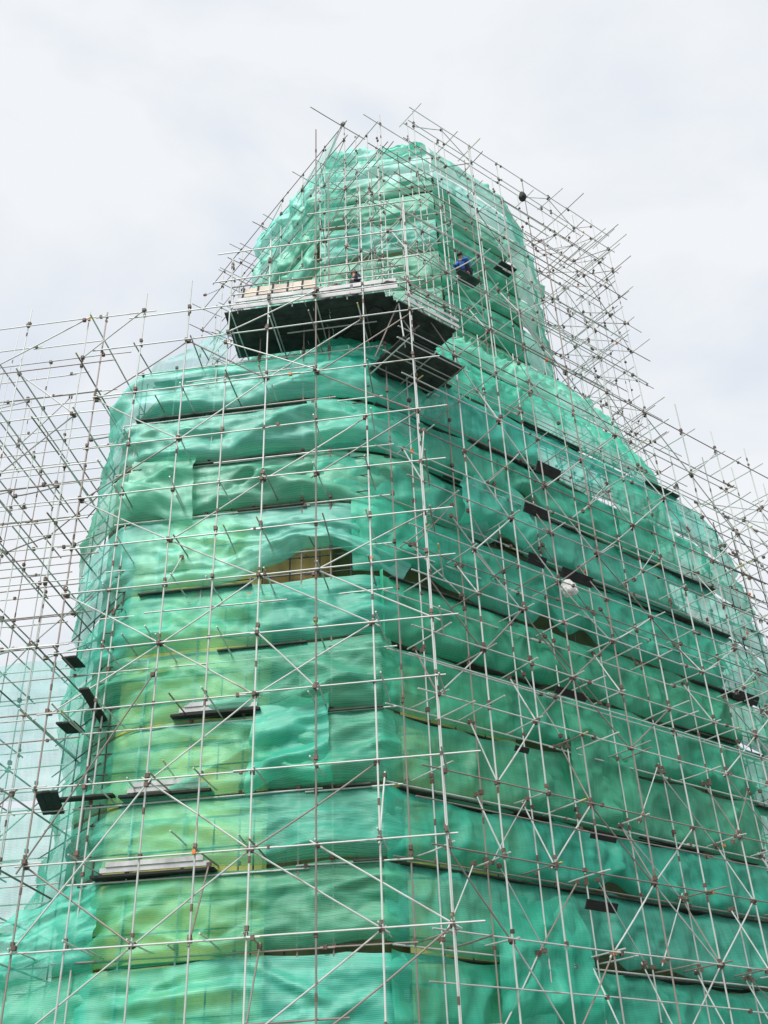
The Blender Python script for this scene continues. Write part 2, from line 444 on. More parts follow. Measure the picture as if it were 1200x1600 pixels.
for z in ULV:
    e = 20.2 + max(0, 46 - z) * .13
    sc.ledger(3.6 if z < 43 else 6.3, e + U(-.4, .6), -3.94, z)
    sc.ledger(5.0 if z < 43 else 6.6, e + U(-1.4, .4), -4.8, z - .1, .025)
    for d in (-6.4,): sc.ledger(16.6, e + U(-.6, .6), d, z + U(-.15, .15), .025)
    for s in uc:
        if RND() < .6 and (s > 6 or z < 43): sc.transom(s + .1, U(-5.2, -4.9), U(-3.7, -3.0), z + .06, .024)
    for s in (17.3, 19.1, 20.5):
        if RND() < .85: sc.transom(s, -6.8 + U(-.3, .3), -3.5 + U(0, .9), z - .05, .024)
for k in range(len(ULV) - 1):
    for i in range(len(uc) - 1):
        if RND() < .5 and (i or k < 9):
            a, b = (i, i + 1) if (k + i) % 2 else (i + 1, i)
            sc.brace((uc[a], -4.05, ULV[k]), (uc[b], -4.05, ULV[k + 1]), .025)
        if i > 5 and RND() < .5: sc.brace((uc[i], -6.4, ULV[k]), (uc[i + 1], -6.4, ULV[k + 1]), .024)
    for s in (17.3, 19.1, 20.5):
        if RND() < .6: sc.brace((s, -4.0, ULV[k]), (s, -6.4, ULV[k + 1]), .024)
sc.done()

sc = Scaffold('upper_left_scaffold', 'grey tube scaffold on the left side of the upper tier above the tan panels', Ful(6, -.5, 23), Ful, UL, NL)
lc = [.6, 2.4, 4.2, 6.2, 8.2, 10.3, 12.4, 14.6, 16.8]
for s in lc:
    for d in (0, -.9):
        sc.upright(s + (0 if d == 0 else .3), d, 23, 42.6 if s < 2 else 45.1 + U(-.3, .4), ULV, .025)
for s in (9.5, 12.0, 14.2): sc.upright(s, -2.6, 23, 45 + U(-1.5, 1), ULV, .025)
for z in ULV:
    e = 15.2 + U(-.8, 1.5)
    sc.ledger(-.3 if z < 43 else 2.2, e, .06, z); sc.ledger(.4 if z < 43 else 2.6, e + U(-2, .4), -.95, z - .1)
    if RND() < .6: sc.ledger(1.5, e - U(.5, 3), 0.0, z + U(.8, 1.1), .024)
    sc.ledger(8.5, e, -2.6, z, .024)
    for s in lc:
        if RND() < .6 and (s > 2 or z < 43): sc.transom(s + .1, U(-1.6, -1.2), U(.3, .9) + (1.2 if RND() < .12 else 0), z + .06, .026)
    for s in (9.6, 12.1, 14.3): sc.transom(s, -3.0, .4, z - .06, .025)
for k in range(len(ULV) - 1):
    for i in range(len(lc) - 1):
        if RND() < .4 and (i or k < 9):
            a, b = (i, i + 1) if (k + i) % 2 else (i + 1, i)
            sc.brace((lc[a], .0, ULV[k]), (lc[b], .0, ULV[k + 1]), .025)
sc.brace((5.3, .1, 42.5), (2.3, .1, 45.0)); sc.brace((6.5, .1, 41.5), (2.4, .1, 45.2))
sc.done()

# --- pole group in front of the chamfered face of the upper tier
def Fu(s, d, z): return CU + UF * s + NF * d + Vector((0, 0, z))
sc = Scaffold('upper_front_scaffold', 'grey tube scaffold in front of the narrow face of the upper tier behind the workers', Fu(-3, 1, 24), Fu, UF, NF)
fc = [-5.4, -4.2, -2.9, -1.6, -.3]
for s in fc:
    sc.upright(s, 1.2, 23, 42.6 + U(-1, .3), ULV, .025)
for z in ULV:
    z < 42.5 and sc.ledger(-5.8, .3, 1.26, z, .022)
    for s in fc:
        if RND() < .5 and z < 42.5: sc.transom(s, -.1, 1.9, z + .06, .024)
for k in range(len(ULV) - 1):
    for i in range(len(fc) - 1):
        if RND() < .3 and k < 9: sc.brace((fc[i], 1.2, ULV[k + (k + i) % 2]), (fc[i + 1], 1.2, ULV[k + 1 - (k + i) % 2]), .025)
sc.done()

# ------------------------------------------------------------------ netting
def n1(x, y=0, z=0): return noise.noise(Vector((x, y, z)))
def net(label, bot, top, nrm, amp, seed, material, group, kind='H', gaps=(), lift=.22, bay=1.9, droop=.1, ampf=None, extra=(), fw=.6):
    """bot/top: plan polylines (same count), nrm: outward directions; a sheet tied at intervals that bellies and creases"""
    n = len(bot)
    cum = [0]
    for i in range(1, n): cum.append(cum[-1] + (Vector(bot[i]) - Vector(bot[i - 1])).length)
    Ltot = cum[-1]; nu = max(10, int(Ltot / .1))
    H = sum((Vector(top[i]) - Vector(bot[i])).length for i in range(n)) / n
    nv = max(10, int(H / .08))
    verts, faces, uvs = [], [], []
    def pick(s):
        for i in range(n - 1):
            if s <= cum[i + 1] or i == n - 2:
                k = (s - cum[i]) / max(1e-6, cum[i + 1] - cum[i])
                return (Vector(bot[i]).lerp(Vector(bot[i + 1]), k), Vector(top[i]).lerp(Vector(top[i + 1]), k),
                        Vector(nrm[i]).lerp(Vector(nrm[i + 1]), k).normalized())
    ties = []; x = U(-.6, -.05); bayf = 0
    while x < Ltot + bay: ties.append(x); x += bay * U(.75, 1.5)
    lines = list(extra)                                           # straight pulled creases: (s0, z0, direction, half width, height)
    for q in range(int(Ltot * (1.3 if kind == 'H' else 1.5)) + 2):
        a = (U(-.5, .5) if kind == 'H' else U(.7, 2.2)) * random.choice((-1, 1))
        lines.append((U(0, Ltot), U(.1, H), math.cos(a), math.sin(a), U(.08, .28), U(.06, .2) * random.choice((1, 1, -1)), U(.8, 2.6)))
    def crease(s, z):
        f = 0
        for (s0, z0, cx, cz, w_, h, ln) in lines:
            a = (s - s0) * cx + (z - z0) * cz
            if abs(a) < ln:
                d_ = abs((z - z0) * cx - (s - s0) * cz)
                if d_ < w_ * 1.6: f += h * max(0, 1 - d_ / (w_ * 1.6)) * (1 - abs(a) / ln)
        return f
    def af(s):
        if not ampf: return 1
        for i in range(n - 1):
            if s <= cum[i + 1] or i == n - 2: return ampf[i] + (ampf[i + 1] - ampf[i]) * min(1, (s - cum[i]) / max(1e-6, cum[i + 1] - cum[i]))
    for i in range(nu + 1):
        s = Ltot * i / nu
        b, t, nn = pick(s)
        g = max(0, n1(s * .33, seed * 3.1, 1.7) - .12) * 1.6 * lift
        for (c, w, h) in gaps:
            q = 1 - abs(s - c) / w
            if q > 0: g += h * min(1, q * 1.25) ** 1.15
        for a0, a1 in zip(ties, ties[1:]):
            if a0 <= s <= a1:
                q = (s - a0) / (a1 - a0); bayf = math.sin(math.pi * q); break
        A = amp * af(s) * (.3 + .7 * bayf) * (.7 + .9 * n1(s * .23, seed * 1.3, 5))
        for j in range(nv + 1):
            v = j / nv
            p = b.lerp(t, v)
            p.z += g * (1 - v) ** 1.5
            p.z += .22 * n1(s * .22, b.z * .5, 3.3 if kind == 'H' else 7.7) * (1 - v) + .22 * n1(s * .22, t.z * .5, 3.3 if kind == 'H' else 7.7) * v
            p.z -= droop * bayf * v ** 3 * .8
            z = v * H
            belly = (1 - v) ** 1.5 * min(1, v / .12) ** .6 * 1.25
            edge = min(1, v * 5) * min(1, (1 - v) * 4)
            if kind == 'H':
                f = .16 * (1 - abs(n1(s * .42 + z * .25, z * 1.5 - s * .1, seed)) * 2.2) + .09 * n1(s * .9, z * 2.6, seed + 9) + .035 * n1(s * 3.0, z * 3.5, seed + 3)
            else:
                f = .17 * (1 - abs(n1(s * .8 - z * .45, z * .55, seed)) * 2.2) + .10 * n1(s * 1.5 + z * .7, z * .7, seed + 9) + .04 * n1(s * 4.0, z * 1.6, seed + 3)
            # creases running down from the ties
            for a0 in ties:
                dd = abs(s - a0)
                if dd < .9: f += .10 * (1 - dd / .9) ** 2 * v * (1 - v) * 2 - .05 * (1 - dd / .9) * (1 - v)
            f = f * fw + crease(s, z) + .045 * (1 - 2.4 * abs(n1(s * 1.5 + seed, z * 1.7, 2))) + .022 * (1 - 2.4 * abs(n1(s * 3.1, z * 3.3, seed)))
            p += nn * (A * belly + f * edge * (.6 + .6 * amp / .35) - .04 + .03 * n1(s * 2, seed, j * .2))
            verts.append(p); uvs.append((s + seed * 3.7, z + seed * 1.9))
    m = nv + 1
    for i in range(nu):
        for j in range(nv):
            a = i * m + j; faces.append((a, a + m, a + m + 1, a + 1))
    o = link('safety_net', verts, faces, material, None, None, True, uvs)
    return tag(o, label, 'net', group)

def line(fn, s0, s1, d0, d1, z0, z1, n=2):
    return [fn(s0 + (s1 - s0) * i / (n - 1), d0 + (d1 - d0) * i / (n - 1), z0 + (z1 - z0) * i / (n - 1)) for i in range(n)]

NZ = [-1.2, .7, 2.65, 4.6, 6.6, 8.45, 10.45, 12.5, 14.5, 17.0, 18.9, 20.9, 22.9]
CS = [0.1, .1, .1, 0, .08, .06, .14, .25, -.6, -1.7, -1.7, -1.65, -1.65]       # where the front sheet turns the corner
BS = [-7.2, -7.2, -7.2, -7.1, -7.1, -7.1, -6.9, -7.4, -7.1, -7.67, -7.65, -7.76, -7.75]
RE = [23, 23, 22.6, 22.3, 22.0, 21.7, 21.4, 21.1, 20.8, 20.5, 20.1, 19.7, 19.0]      # far end of the right face
LE = [9.5, 9.5, 9.2, 8.6, 6.2, 4.7, 4.9, 5.0, 4.7, 4.2, 3.5, 2.3, 1.5]                        # far end of the left face
ORD = ['tenth', 'ninth', 'eighth', 'seventh', 'sixth', 'fifth', 'fourth', 'third', 'second', 'topmost']
def nth(k):      # k = band index; counted down from the dark platform
    c = len(NZ) - 2 - k
    return ['topmost', 'second', 'third', 'fourth', 'fifth', 'sixth', 'seventh', 'eighth', 'ninth', 'tenth', 'eleventh', 'twelfth'][c]
EXTRA = {11: ', wrinkled and tucked under the dark platform', 10: ', creased and pulled to the corner pole', 9: ', crossed by a long diagonal fold',
         8: ', lifted over a yellow opening', 7: ', yellow showing through at its left', 6: ', yellow wall glowing through its left half', 5: ', yellow showing above a pale plank',
         4: ', yellow glow over a black gap', 3: ', bellied out above a pale plank', 2: ', smooth and dark', 1: ', at the foot of the picture', 0: ', at the ground'}
def corner_path(k, z):
    c = CS[k]; m = max(.5, .35 - c * 1.15)
    a, q, e = Ff(c, .02, z), P0 + Vector((0, 0, z)), Fr(m, 0, z)
    pts, nr = [], []
    for i in range(7):
        t = i / 6
        pts.append(a * (1 - t) ** 2 + q * (2 * t * (1 - t)) + e * t ** 2); nr.append(NF.lerp(NR, t).normalized())
    return pts, nr, m
for k in range(len(NZ) - 1):
    z0, z1 = NZ[k], NZ[k + 1]
    gaps = [(5.7, 1.9, .95), (3.4, 1.0, .15)] if k == 8 else []
    def fl_path(kk, z):
        b = Ff(BS[kk], 0, z)
        return [b + UL * LE[kk] - NL * .5, b + UL * (LE[kk] * .6), b + UL * .45, b + UF * .1 + UL * .1, b + UF * .5, Ff(CS[kk] - 1.2, .02, z)] + corner_path(kk, z)[0][1:]
    gaps = [(LE[k] + 5.6, 2.4, .85), (LE[k] + 3.6, 1.0, .15)] if k == 8 else []
    net('green net strip on the front face, %s down%s' % (nth(k).replace('topmost', 'first'), EXTRA.get(k, '').replace('its ', '')),
        fl_path(k, z0), fl_path(k + 1, z1), [NL, NL, NL.lerp(NF, .3).normalized(), NL.lerp(NF, .6).normalized(), NF, NF] + corner_path(k, z0)[1][1:], .44 if k > 7 else .42, k + 1,
        M['net_thin'] if k in (3, 4, 5, 6) else (M['net_light'] if k > 7 else M['net_front']), 'green nets on the front face', 'H', gaps, .25, 2.3 if k < 8 else 2.9, .1, [.3, .35, .2, .1, .7, 1, .7, .5, .35, .25, .2, .15],
        {10: [(8.7, 1.1, .87, .48, .3, .4, 2.3)], 9: [(8.8, .95, .87, -.46, .3, .36, 2.3)], 11: [(8.6, .9, .93, .36, .35, .3, 2.2)], 6: [(10.5, 1.0, .9, -.4, .25, .25, 1.6)], 3: [(9.5, 1.0, .8, .6, .3, .3, 1.5)]}.get(k, ()), .4 if k < 8 else .3)
    pb, nb, mb = corner_path(k, z0); pt, _, mt = corner_path(k, z1)
    # the far end of each strip bows back so that the mass looks rounded
    def tail(kk, m_, z): return [Fr(m_ + (RE[kk] - m_) * q, -.9 * max(0, q - .72) / .28 * (max(0, q - .72) / .28), z) for q in (.33, .6, .78, .88, .95, 1)]
    tn = [NR, NR, NR, NR.lerp(UR, .2).normalized(), NR.lerp(UR, .35).normalized(), NR.lerp(UR, .5).normalized()]
    gr = {10: [(7.9, .8, .5)], 9: [(6.9, .8, .5)], 8: [(1.9, 1.3, .45), (7.3, .7, .45), (9.0, .7, .4)], 6: [(7.6, .9, .35)], 5: [(4.9, .5, .2)], 4: [(8.0, .8, .3)], 3: [(7.4, .8, .35)]}.get(k, [])
    net('green net strip on the broad right face, %s down%s' % (nth(k), {8: ', torn open beside a white sack', 10: ', with a notched hem', 9: ', hem hanging by a black board'}.get(k, '')),
        pb + tail(k, mb, z0), pt + tail(k + 1, mt, z1), nb + tn, .27, k + 31, M[{3: 'net_rightpale', 5: 'net_rightpale', 6: 'net_right', 9: 'net_rightpale'}.get(k, 'net_right')], 'green nets on the right face', 'V', gr, .24, 2.1, .16, [.15, .15, .2, .3, .45, .6, .8] + [1] * 6)

# skirts that close the lower mass towards the upper tier
def ring(s0, s1, d, z, n=4): return [Fr(s0 + (s1 - s0) * i / (n - 1), d, z) for i in range(n)]
ups = (NR + Z * .8).normalized()
net('green net apron rising from the right face to the upper tier, lower strip with folds', [Ff(-1.65, 0, 22.95)] + [Fr(s, 0 if s < 14 else -.4 - (s - 14) * .3, 22.9) for s in (1.9, 7, 12.6, 16.5, 18.8)],
    [Ff(-.9, -2.4, 26.2)] + [Fr(s, -2.0 if s < 12 else -2.3 - (s - 12) * .2, 27.0 + max(0, s - 8) * .17) for s in (3.6, 8, 12.0, 15.6, 17.9)], [ups] * 6, .55, 90, M['net_right'], 'green apron nets', 'V', (), .1, 4)
net('green net apron below the blue jacketed worker, upper strip running into the upper tier', [Ff(-.9, -2.4, 26.2)] + [Fr(s, -2.0 if s < 12 else -2.3 - (s - 12) * .2, 27.0 + max(0, s - 8) * .17) for s in (3.6, 8, 12.0, 15.6, 17.9)],
    [CU + Vector((-1, -.3, 31.2))] + [Fr(s, -4.9 if s < 14 else -4.9 - (s - 14) * .3, 31.5 + max(0, s - 10) * .25) for s in (8.4, 10.5, 12.6, 14.6, 16.1)], [ups] * 6, .5, 91, M['net_upper'], 'green apron nets', 'V', (), .1, 4)
net('green net apron behind the tan panels, closing the top of the front face', line(Ff, -7.75, -1.65, 0, 0, 22.95, 22.95), [BU + UL * .3 + Vector((0, 0, 30.2)), CU + Vector((-.6, 0, 30.2))],
    [(NF + Z).normalized()] * 2, .1, 92, M['net_front'], 'green apron nets', 'H', (), .1, 3)
net('pale green net flap rising left of the dark platform', [Ff(-7.2, .1, 22.9), Ff(-4.6, .1, 22.9)], [Ff(-6.2, .1, 23.5), Ff(-4.7, .1, 24.6)], [NF, NF], .12, 93, M['net_pale'], 'loose net flaps', 'H', (), .1, 2)

# upper tier
UZ = [30.4, 32.6, 34.9, 37.1, 39.4, 41.3, 43.0, 44.6]
UT = [0, 0, 0, 0, 0, 0, .05, .2]
unames = ['lowest', 'second', 'third', 'fourth', 'fifth', 'sixth', 'topmost']
for k in range(len(UZ) - 1):
    z0, z1 = UZ[k], UZ[k + 1]
    def cz(kk): return Vector((0, 0, UZ[kk]))
    sh0, sh1 = UT[k], UT[k + 1]
    net('pale net strip on the narrow front of the upper tier, %s%s' % (unames[k], {3: ', with a yellow patch', 6: ', crumpled'}.get(k, '')),
        [BU + UF * sh0 + cz(k), CU - UF * sh0 + cz(k)], [BU + UF * sh1 + cz(k + 1), CU - UF * sh1 + cz(k + 1)], [NF, NF], .30, k + 101, M['net_upper'], 'nets on the upper tier', 'H',
        [(1.6, 1.2, .3)] if k == 3 else (), .3, 2.4, .3 if k == 6 else .1)
    e0, e1 = 16.7 - max(0, UZ[k] - 41.5) * .5, 16.7 - max(0, UZ[k + 1] - 41.5) * .5
    rr = lambda e, z: [Fr(8.3 + (e - 8.3) * q, -5 - (1.4 * max(0, q - .6) / .4 if True else 0) * max(0, q - .6) / .4, z) for q in (0, .4, .7, .85, 1)]
    net('green net strip on the upper tier right side, %s%s' % (unames[k], {4: ', by a black bag', 0: ', above the apron folds'}.get(k, '')),
        rr(e0, z0), rr(e1, z1), [NR, NR, NR, NR.lerp(UR, .3).normalized(), NR.lerp(UR, .5).normalized()], .26, k + 111, M['net_upper'] if k > 3 else M['net_right'], 'nets on the upper tier', 'V', (), .25, 2.0)
    l0, l1 = 6.6 - (.3 if k > 5 else 0), 6.6 - (.5 if k > 4 else 0)
    net('green net strip on the left side of the upper tier, %s from below' % unames[k],
        [BU + UL * l0 + cz(k), BU + cz(k)], [BU + UL * l1 + cz(k + 1), BU + UF * sh1 + cz(k + 1)], [NL, NL], .34, k + 121, M['net_upper'], 'nets on the upper tier', 'V', (), .25, 2.0)
net('small bunched green net cap at the very peak of the upper tier', [BU + UF * .2 + Vector((0, 0, 44.2)), CU - UF * .1 + Vector((0, 0, 44.2))], [BU + UF * 1.2 + Vector((0, 0, 45.7)), CU - UF * .6 + Vector((0, 0, 45.0))],
    [NF, NF], .5, 140, M['net_upper'], None, 'H', (), .3, 1.2, .5)
net('pale thin net hung on the outer poles at the upper left against the sky', [Ful(9.2, -.15, 39.6), Ful(2.6, -.15, 39.6)], [Ful(8.6, -.15, 44.2), Ful(3.4, -.15, 45.7)], [NL, NL], .15, 141, M['net_pale'], 'loose net flaps', 'V', (), .2, 2)

# odd pieces hung over the strips
def patch(label, fn, nr, s0, s1, za, zb, skew, seed, m_, kind):
    net(label, [fn(s0, .2, za), fn(s1, .2, za + skew)], [fn(s0 + .2, .12, zb), fn(s1 - .1, .12, zb + skew * .5)], [nr, nr], .3, seed, M[m_], 'loose net pieces', kind, [((s1 - s0) * .4, (s1 - s0) * .5, .35)], .4, 1.3, .2, None, (), .9)
patch('crumpled bright net piece bunched over the right face just left of the topmost black notch', Fr, NR, 3.2, 6.3, 16.9, 19.6, .2, 201, 'net_rightpale', 'V')
patch('faded net piece laid over the right face well below the white sack', Fr, NR, 6.6, 9.6, 8.9, 12.2, -.3, 202, 'net_rightpale', 'V')
patch('darker doubled net piece low on the right face near the bottom edge', Fr, NR, 3.0, 6.4, 2.9, 6.1, .3, 203, 'net_right', 'V')
patch('pale folded net piece over the upper left corner of the front face', Ff, NF, -7.6, -5.3, 16.9, 19.2, -.3, 204, 'net_light', 'H')
patch('loose net piece folded over the front face beside the tall corner pole', Ff, NF, -3.4, -1.2, 8.2, 10.8, .3, 205, 'net_front', 'H')
patch('net piece pinned to the right face beyond its middle under the scaffold top', Fr, NR, 10.8, 14.2, 18.6, 22.4, .2, 206, 'net_rightpale', 'V')

# thin pale nets beyond the two ends of the mass
for i, (z0, z1, d) in enumerate(((1.2, 5.0, -1.0), (4.8, 9.2, -1.5), (9.0, 13.6, -1.7))):
    net('pale see-through net on the left wing scaffold, %s of three' % ['lowest', 'middle', 'top'][i], [Ff(-19.8, d, z0), Ff(-8.2, d, z0)], [Ff(-19.8, d, z1), Ff(-8.6, d, z1)], [NF, NF], .15, 150 + i, M['net_pale'],
        'nets on the left wing', 'V', (), .8, 2.2)
net('green net swag low on the left wing scaffold below the jutting black deck board', [Ff(-15, -.35, 3.3), Ff(-7.0, -.1, 4.5)], [Ff(-11.5, -.35, 5.3), Ff(-7.0, -.1, 6.9)], [NF, NF], .3, 171, M['net_front'], 'nets on the left wing', 'H', (), .3, 2.2, .25)
net('green net sheet at the bottom left corner on the wing scaffold', [Ff(-15, -.3, .3), Ff(-7.0, -.1, .5)], [Ff(-15, -.3, 3.7), Ff(-7.0, -.1, 4.6)], [NF, NF], .3, 172, M['net_front'], 'nets on the left wing', 'H', (), .3, 2.2, .2)
for i, (z0, z1) in enumerate(((3.0, 6.8), (6.6, 10.6), (10.4, 14.2), (14.0, 17.2))):
    net('pale see-through net behind the far right scaffold end, %s of four' % ['lowest', 'second', 'third', 'top'][i], [Fr(20.2, -1.9, z0), Fr(26.5 - i * .6, -2.0, z0)], [Fr(20, -1.9, z1), Fr(26 - i * .8, -2.0, z1)], [NR, NR], .3, 160 + i, M['net_pale'],
        'nets at the far right', 'V', (), .5, 2.0)

# ------------------------------------------------------------------ the tower inside
tw = empty('tower', Vector((1.5, 36, 0)), 'tapering yellow stepped tower wrapped in green netting', 'tower')
def poly_lower(i_f, i_r, z):
    """plan of the tower, i_f / i_r metres inside the nets"""
    a = Ff(-7.7 + i_f * .5, -i_f, z); b = Ff(-3.2, -i_f, z); c0 = Ff(-1.2, -i_f - .35, z); c = Fr(1.2, -i_r, z); d = Fr(9, -i_r, z); e = Fr(17.0 if z > 19 else 19.3, -i_r - .6, z)
    back_ = e - NR * 13; f = Ff(-7.7, -i_f, z) + UL * 2.6 - NL * .3
    g_ = Ff(-6.5, -16, z)
    return [a, b, c0, c, d, e, back_, g_, f]
def loft(g, rings, mi=0, cap=True):
    n = len(rings[0]); i0 = len(g.v)
    for r in rings: g.v += r
    for q in range(len(rings) - 1):
        for j in range(n):
            a = i0 + q * n + j; b = i0 + q * n + (j + 1) % n
            g.f.append((a, b, b + n, a + n)); g.m.append(mi)
    if cap:
        g.f.append(tuple(i0 + (len(rings) - 1) * n + j for j in range(n))); g.m.append(mi)
        g.f.append(tuple(i0 + j for j in reversed(range(n)))); g.m.append(mi)
for k in range(len(NZ) - 1):
    z0 = NZ[k] if k else GZ
    z1 = NZ[k + 1]; t = k / 11
    i_f = .9 + .25 * t; i_r = 1.5 + .25 * (k % 3) * .5
    g = G(); loft(g, [poly_lower(i_f + .12, i_r + .12, z0), poly_lower(i_f, i_r, z0 + .5), poly_lower(i_f + .05, i_r + .1, z1 - .55)], 0)
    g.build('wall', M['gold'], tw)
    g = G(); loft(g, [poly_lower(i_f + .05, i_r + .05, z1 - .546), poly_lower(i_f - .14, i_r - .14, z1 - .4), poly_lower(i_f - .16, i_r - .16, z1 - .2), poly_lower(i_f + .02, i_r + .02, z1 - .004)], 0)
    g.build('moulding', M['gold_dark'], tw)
def bay(s, w, depth, z0, z1, fn=Ff, base=-.75, mt='yellow'):
    g = G(); rings = []
    for z, k in ((z0, 1.0), (z0 + .4, 1.0), (z0 + .45, .9), (z1 - .5, .9), (z1 - .45, 1.05), (z1 - .1, 1.05), (z1 - .02, .9)):
        rings.append([fn(s + math.cos(a) * w / 2 * (.92 + .08 * k), base + math.sin(a) * depth * k, z) for a in [math.pi * q / 12 for q in range(13)]][::-1] + [fn(s - w / 2, base - .4, z), fn(s + w / 2, base - .4, z)])
    loft(g, rings); return g.build('half_column', M[mt], tw)
for k in range(2, 9): bay(-5.2, 4.3, .66, NZ[k] + .02, NZ[k + 1] - .02)
for k in range(2, 7): bay(3.9, 4.4, .75, NZ[k] + .02, NZ[k + 1] - .02, Fr, -1.35)
for k in (8,): bay(-2.6, 2.6, .35, NZ[k] + .02, NZ[k + 1] - .02, Ff, -.75, 'ochre')
def poly_upper(i, z):
    v = Vector((0, 0, z))
    a = BU - NF * i + v; c = CU - NF * i + v; e = Fr(15.4, -5 - i - .9, z); bk = e - NR * 9; l = BU + UL * 6 - NL * i + v
    return [a, c, e, bk, bk + UL * 4, l]
mid = [poly_lower(1.3, 1.6, 22.9), [p for p in poly_upper(1.2, 30)]]
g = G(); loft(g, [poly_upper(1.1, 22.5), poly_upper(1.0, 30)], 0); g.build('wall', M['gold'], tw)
for k in range(len(UZ) - 1):
    z0, z1 = UZ[k], UZ[k + 1]; i = .75 + (k > 4) * .5 * (k - 4)
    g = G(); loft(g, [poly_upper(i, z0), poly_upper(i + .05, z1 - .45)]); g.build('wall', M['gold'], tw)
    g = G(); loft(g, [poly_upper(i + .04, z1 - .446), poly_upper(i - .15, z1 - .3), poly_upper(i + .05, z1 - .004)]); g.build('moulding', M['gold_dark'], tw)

# ------------------------------------------------------------------ walkways behind the nets
def deck(label, fn, u, s0, s1, d0, d1, z, material='plank', group='plank walkways behind the nets', wd=.24):
    g = G(); d = d0
    while d < d1 - .1:
        s = s0 + U(-.2, .2)
        while s < s1 - .3:
            e = min(s1 + U(-.2, .2), s + U(2.2, 3.9))
            if d + wd > d1 - .1 and RND() < .5: s = e; continue
            g.plank(fn(s, d + wd / 2, z + U(-.012, .012)), fn(e, d + wd / 2, z + U(-.012, .012)), wd - .02, .036)
            s = e + .02
        d += wd
    o = g.build('walkway_deck', M[material])
    return tag(o, label, 'walkway', group)
for k in range(1, len(NZ)):
    z = NZ[k] - .03
    deck('dark plank walkway at the %s net seam down the front face' % ['top', 'second', 'third', 'fourth', 'fifth', 'sixth', 'seventh', 'eighth', 'ninth', 'tenth', 'eleventh', 'twelfth'][12 - k],
         Ff, UF, BS[k] + .3, CS[k] - .2, -.36 if k < 12 else -.9, .13 if k < 12 else -.3, z - .02)
    deck('dark plank walkway at the %s net seam down the broad right face' % ['top', 'second', 'third', 'fourth', 'fifth', 'sixth', 'seventh', 'eighth', 'ninth', 'tenth', 'eleventh', 'twelfth'][12 - k],
         Fr, UR, .6, RE[k] - 3.5, -.62, .06, z - .02)
# pale planks lying at the left of the front face
for (s0, s1, z, lab) in ((-7.0, -4.2, 6.75, 'pale grey planks stacked on the walkway at the lower left of the front face'),
                         (-5.3, -3.2, 10.75, 'pale grey plank edge on the walkway under a yellow patch'),
                         (-6.5, -4.4, 8.7, 'pale grey plank over the black walkway gap')):
    g = G()
    for q in range(2): g.plank(Ff(s0 + q * .15, .12 + q * .03, z + q * .13), Ff(s1 - q * .2, .12 + q * .03, z + q * .13), .05, .115)
    tag(g.build('plank_stack', M['pale_plank']), lab, 'planks', 'pale plank stacks')
    g = G(); g.plank(Ff(s0 - .2, -.02, z - .15), Ff(s1 + .1, -.02, z - .15), .5, .06)
    tag(g.build('black_board', M['black']), {6.75: 'long black board under the pale planks lowest on the front face', 10.75: 'long black board under the pale plank edge beside a yellow strip', 8.7: 'long black board under the middle pale plank of the front face'}[z], 'board', 'black boards')

# black boards that stick out at the left corner and in the gaps of the right face
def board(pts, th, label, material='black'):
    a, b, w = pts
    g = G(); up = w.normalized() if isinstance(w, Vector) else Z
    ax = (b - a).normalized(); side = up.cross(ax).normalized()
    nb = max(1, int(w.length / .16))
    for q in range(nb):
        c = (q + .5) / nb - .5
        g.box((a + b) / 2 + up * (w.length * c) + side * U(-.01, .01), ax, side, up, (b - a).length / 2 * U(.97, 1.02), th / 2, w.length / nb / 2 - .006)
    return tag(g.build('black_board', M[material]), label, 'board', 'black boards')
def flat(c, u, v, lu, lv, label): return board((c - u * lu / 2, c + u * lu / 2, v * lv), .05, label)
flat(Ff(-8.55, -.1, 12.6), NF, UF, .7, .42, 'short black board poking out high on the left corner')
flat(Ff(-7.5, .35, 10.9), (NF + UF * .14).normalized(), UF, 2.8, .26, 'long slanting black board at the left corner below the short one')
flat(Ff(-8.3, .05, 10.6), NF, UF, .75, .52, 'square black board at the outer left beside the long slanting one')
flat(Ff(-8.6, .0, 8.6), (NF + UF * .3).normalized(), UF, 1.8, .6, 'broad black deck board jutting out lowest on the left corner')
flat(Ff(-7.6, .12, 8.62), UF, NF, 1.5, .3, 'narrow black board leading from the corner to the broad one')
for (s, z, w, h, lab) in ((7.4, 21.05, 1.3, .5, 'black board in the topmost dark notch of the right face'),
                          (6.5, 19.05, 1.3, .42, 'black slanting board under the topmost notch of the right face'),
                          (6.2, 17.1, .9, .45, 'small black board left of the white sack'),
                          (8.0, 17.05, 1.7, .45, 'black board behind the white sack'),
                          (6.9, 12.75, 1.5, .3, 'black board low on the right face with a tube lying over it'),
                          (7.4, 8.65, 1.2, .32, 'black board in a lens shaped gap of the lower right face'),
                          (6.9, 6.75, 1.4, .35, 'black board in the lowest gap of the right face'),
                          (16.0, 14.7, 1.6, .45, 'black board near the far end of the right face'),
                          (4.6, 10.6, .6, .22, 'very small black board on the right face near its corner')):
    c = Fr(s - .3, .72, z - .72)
    board((c - UR * w * .42, c + UR * w * .42, (Z * .85 + NR * .5).normalized() * (h * .78)), .04, lab)

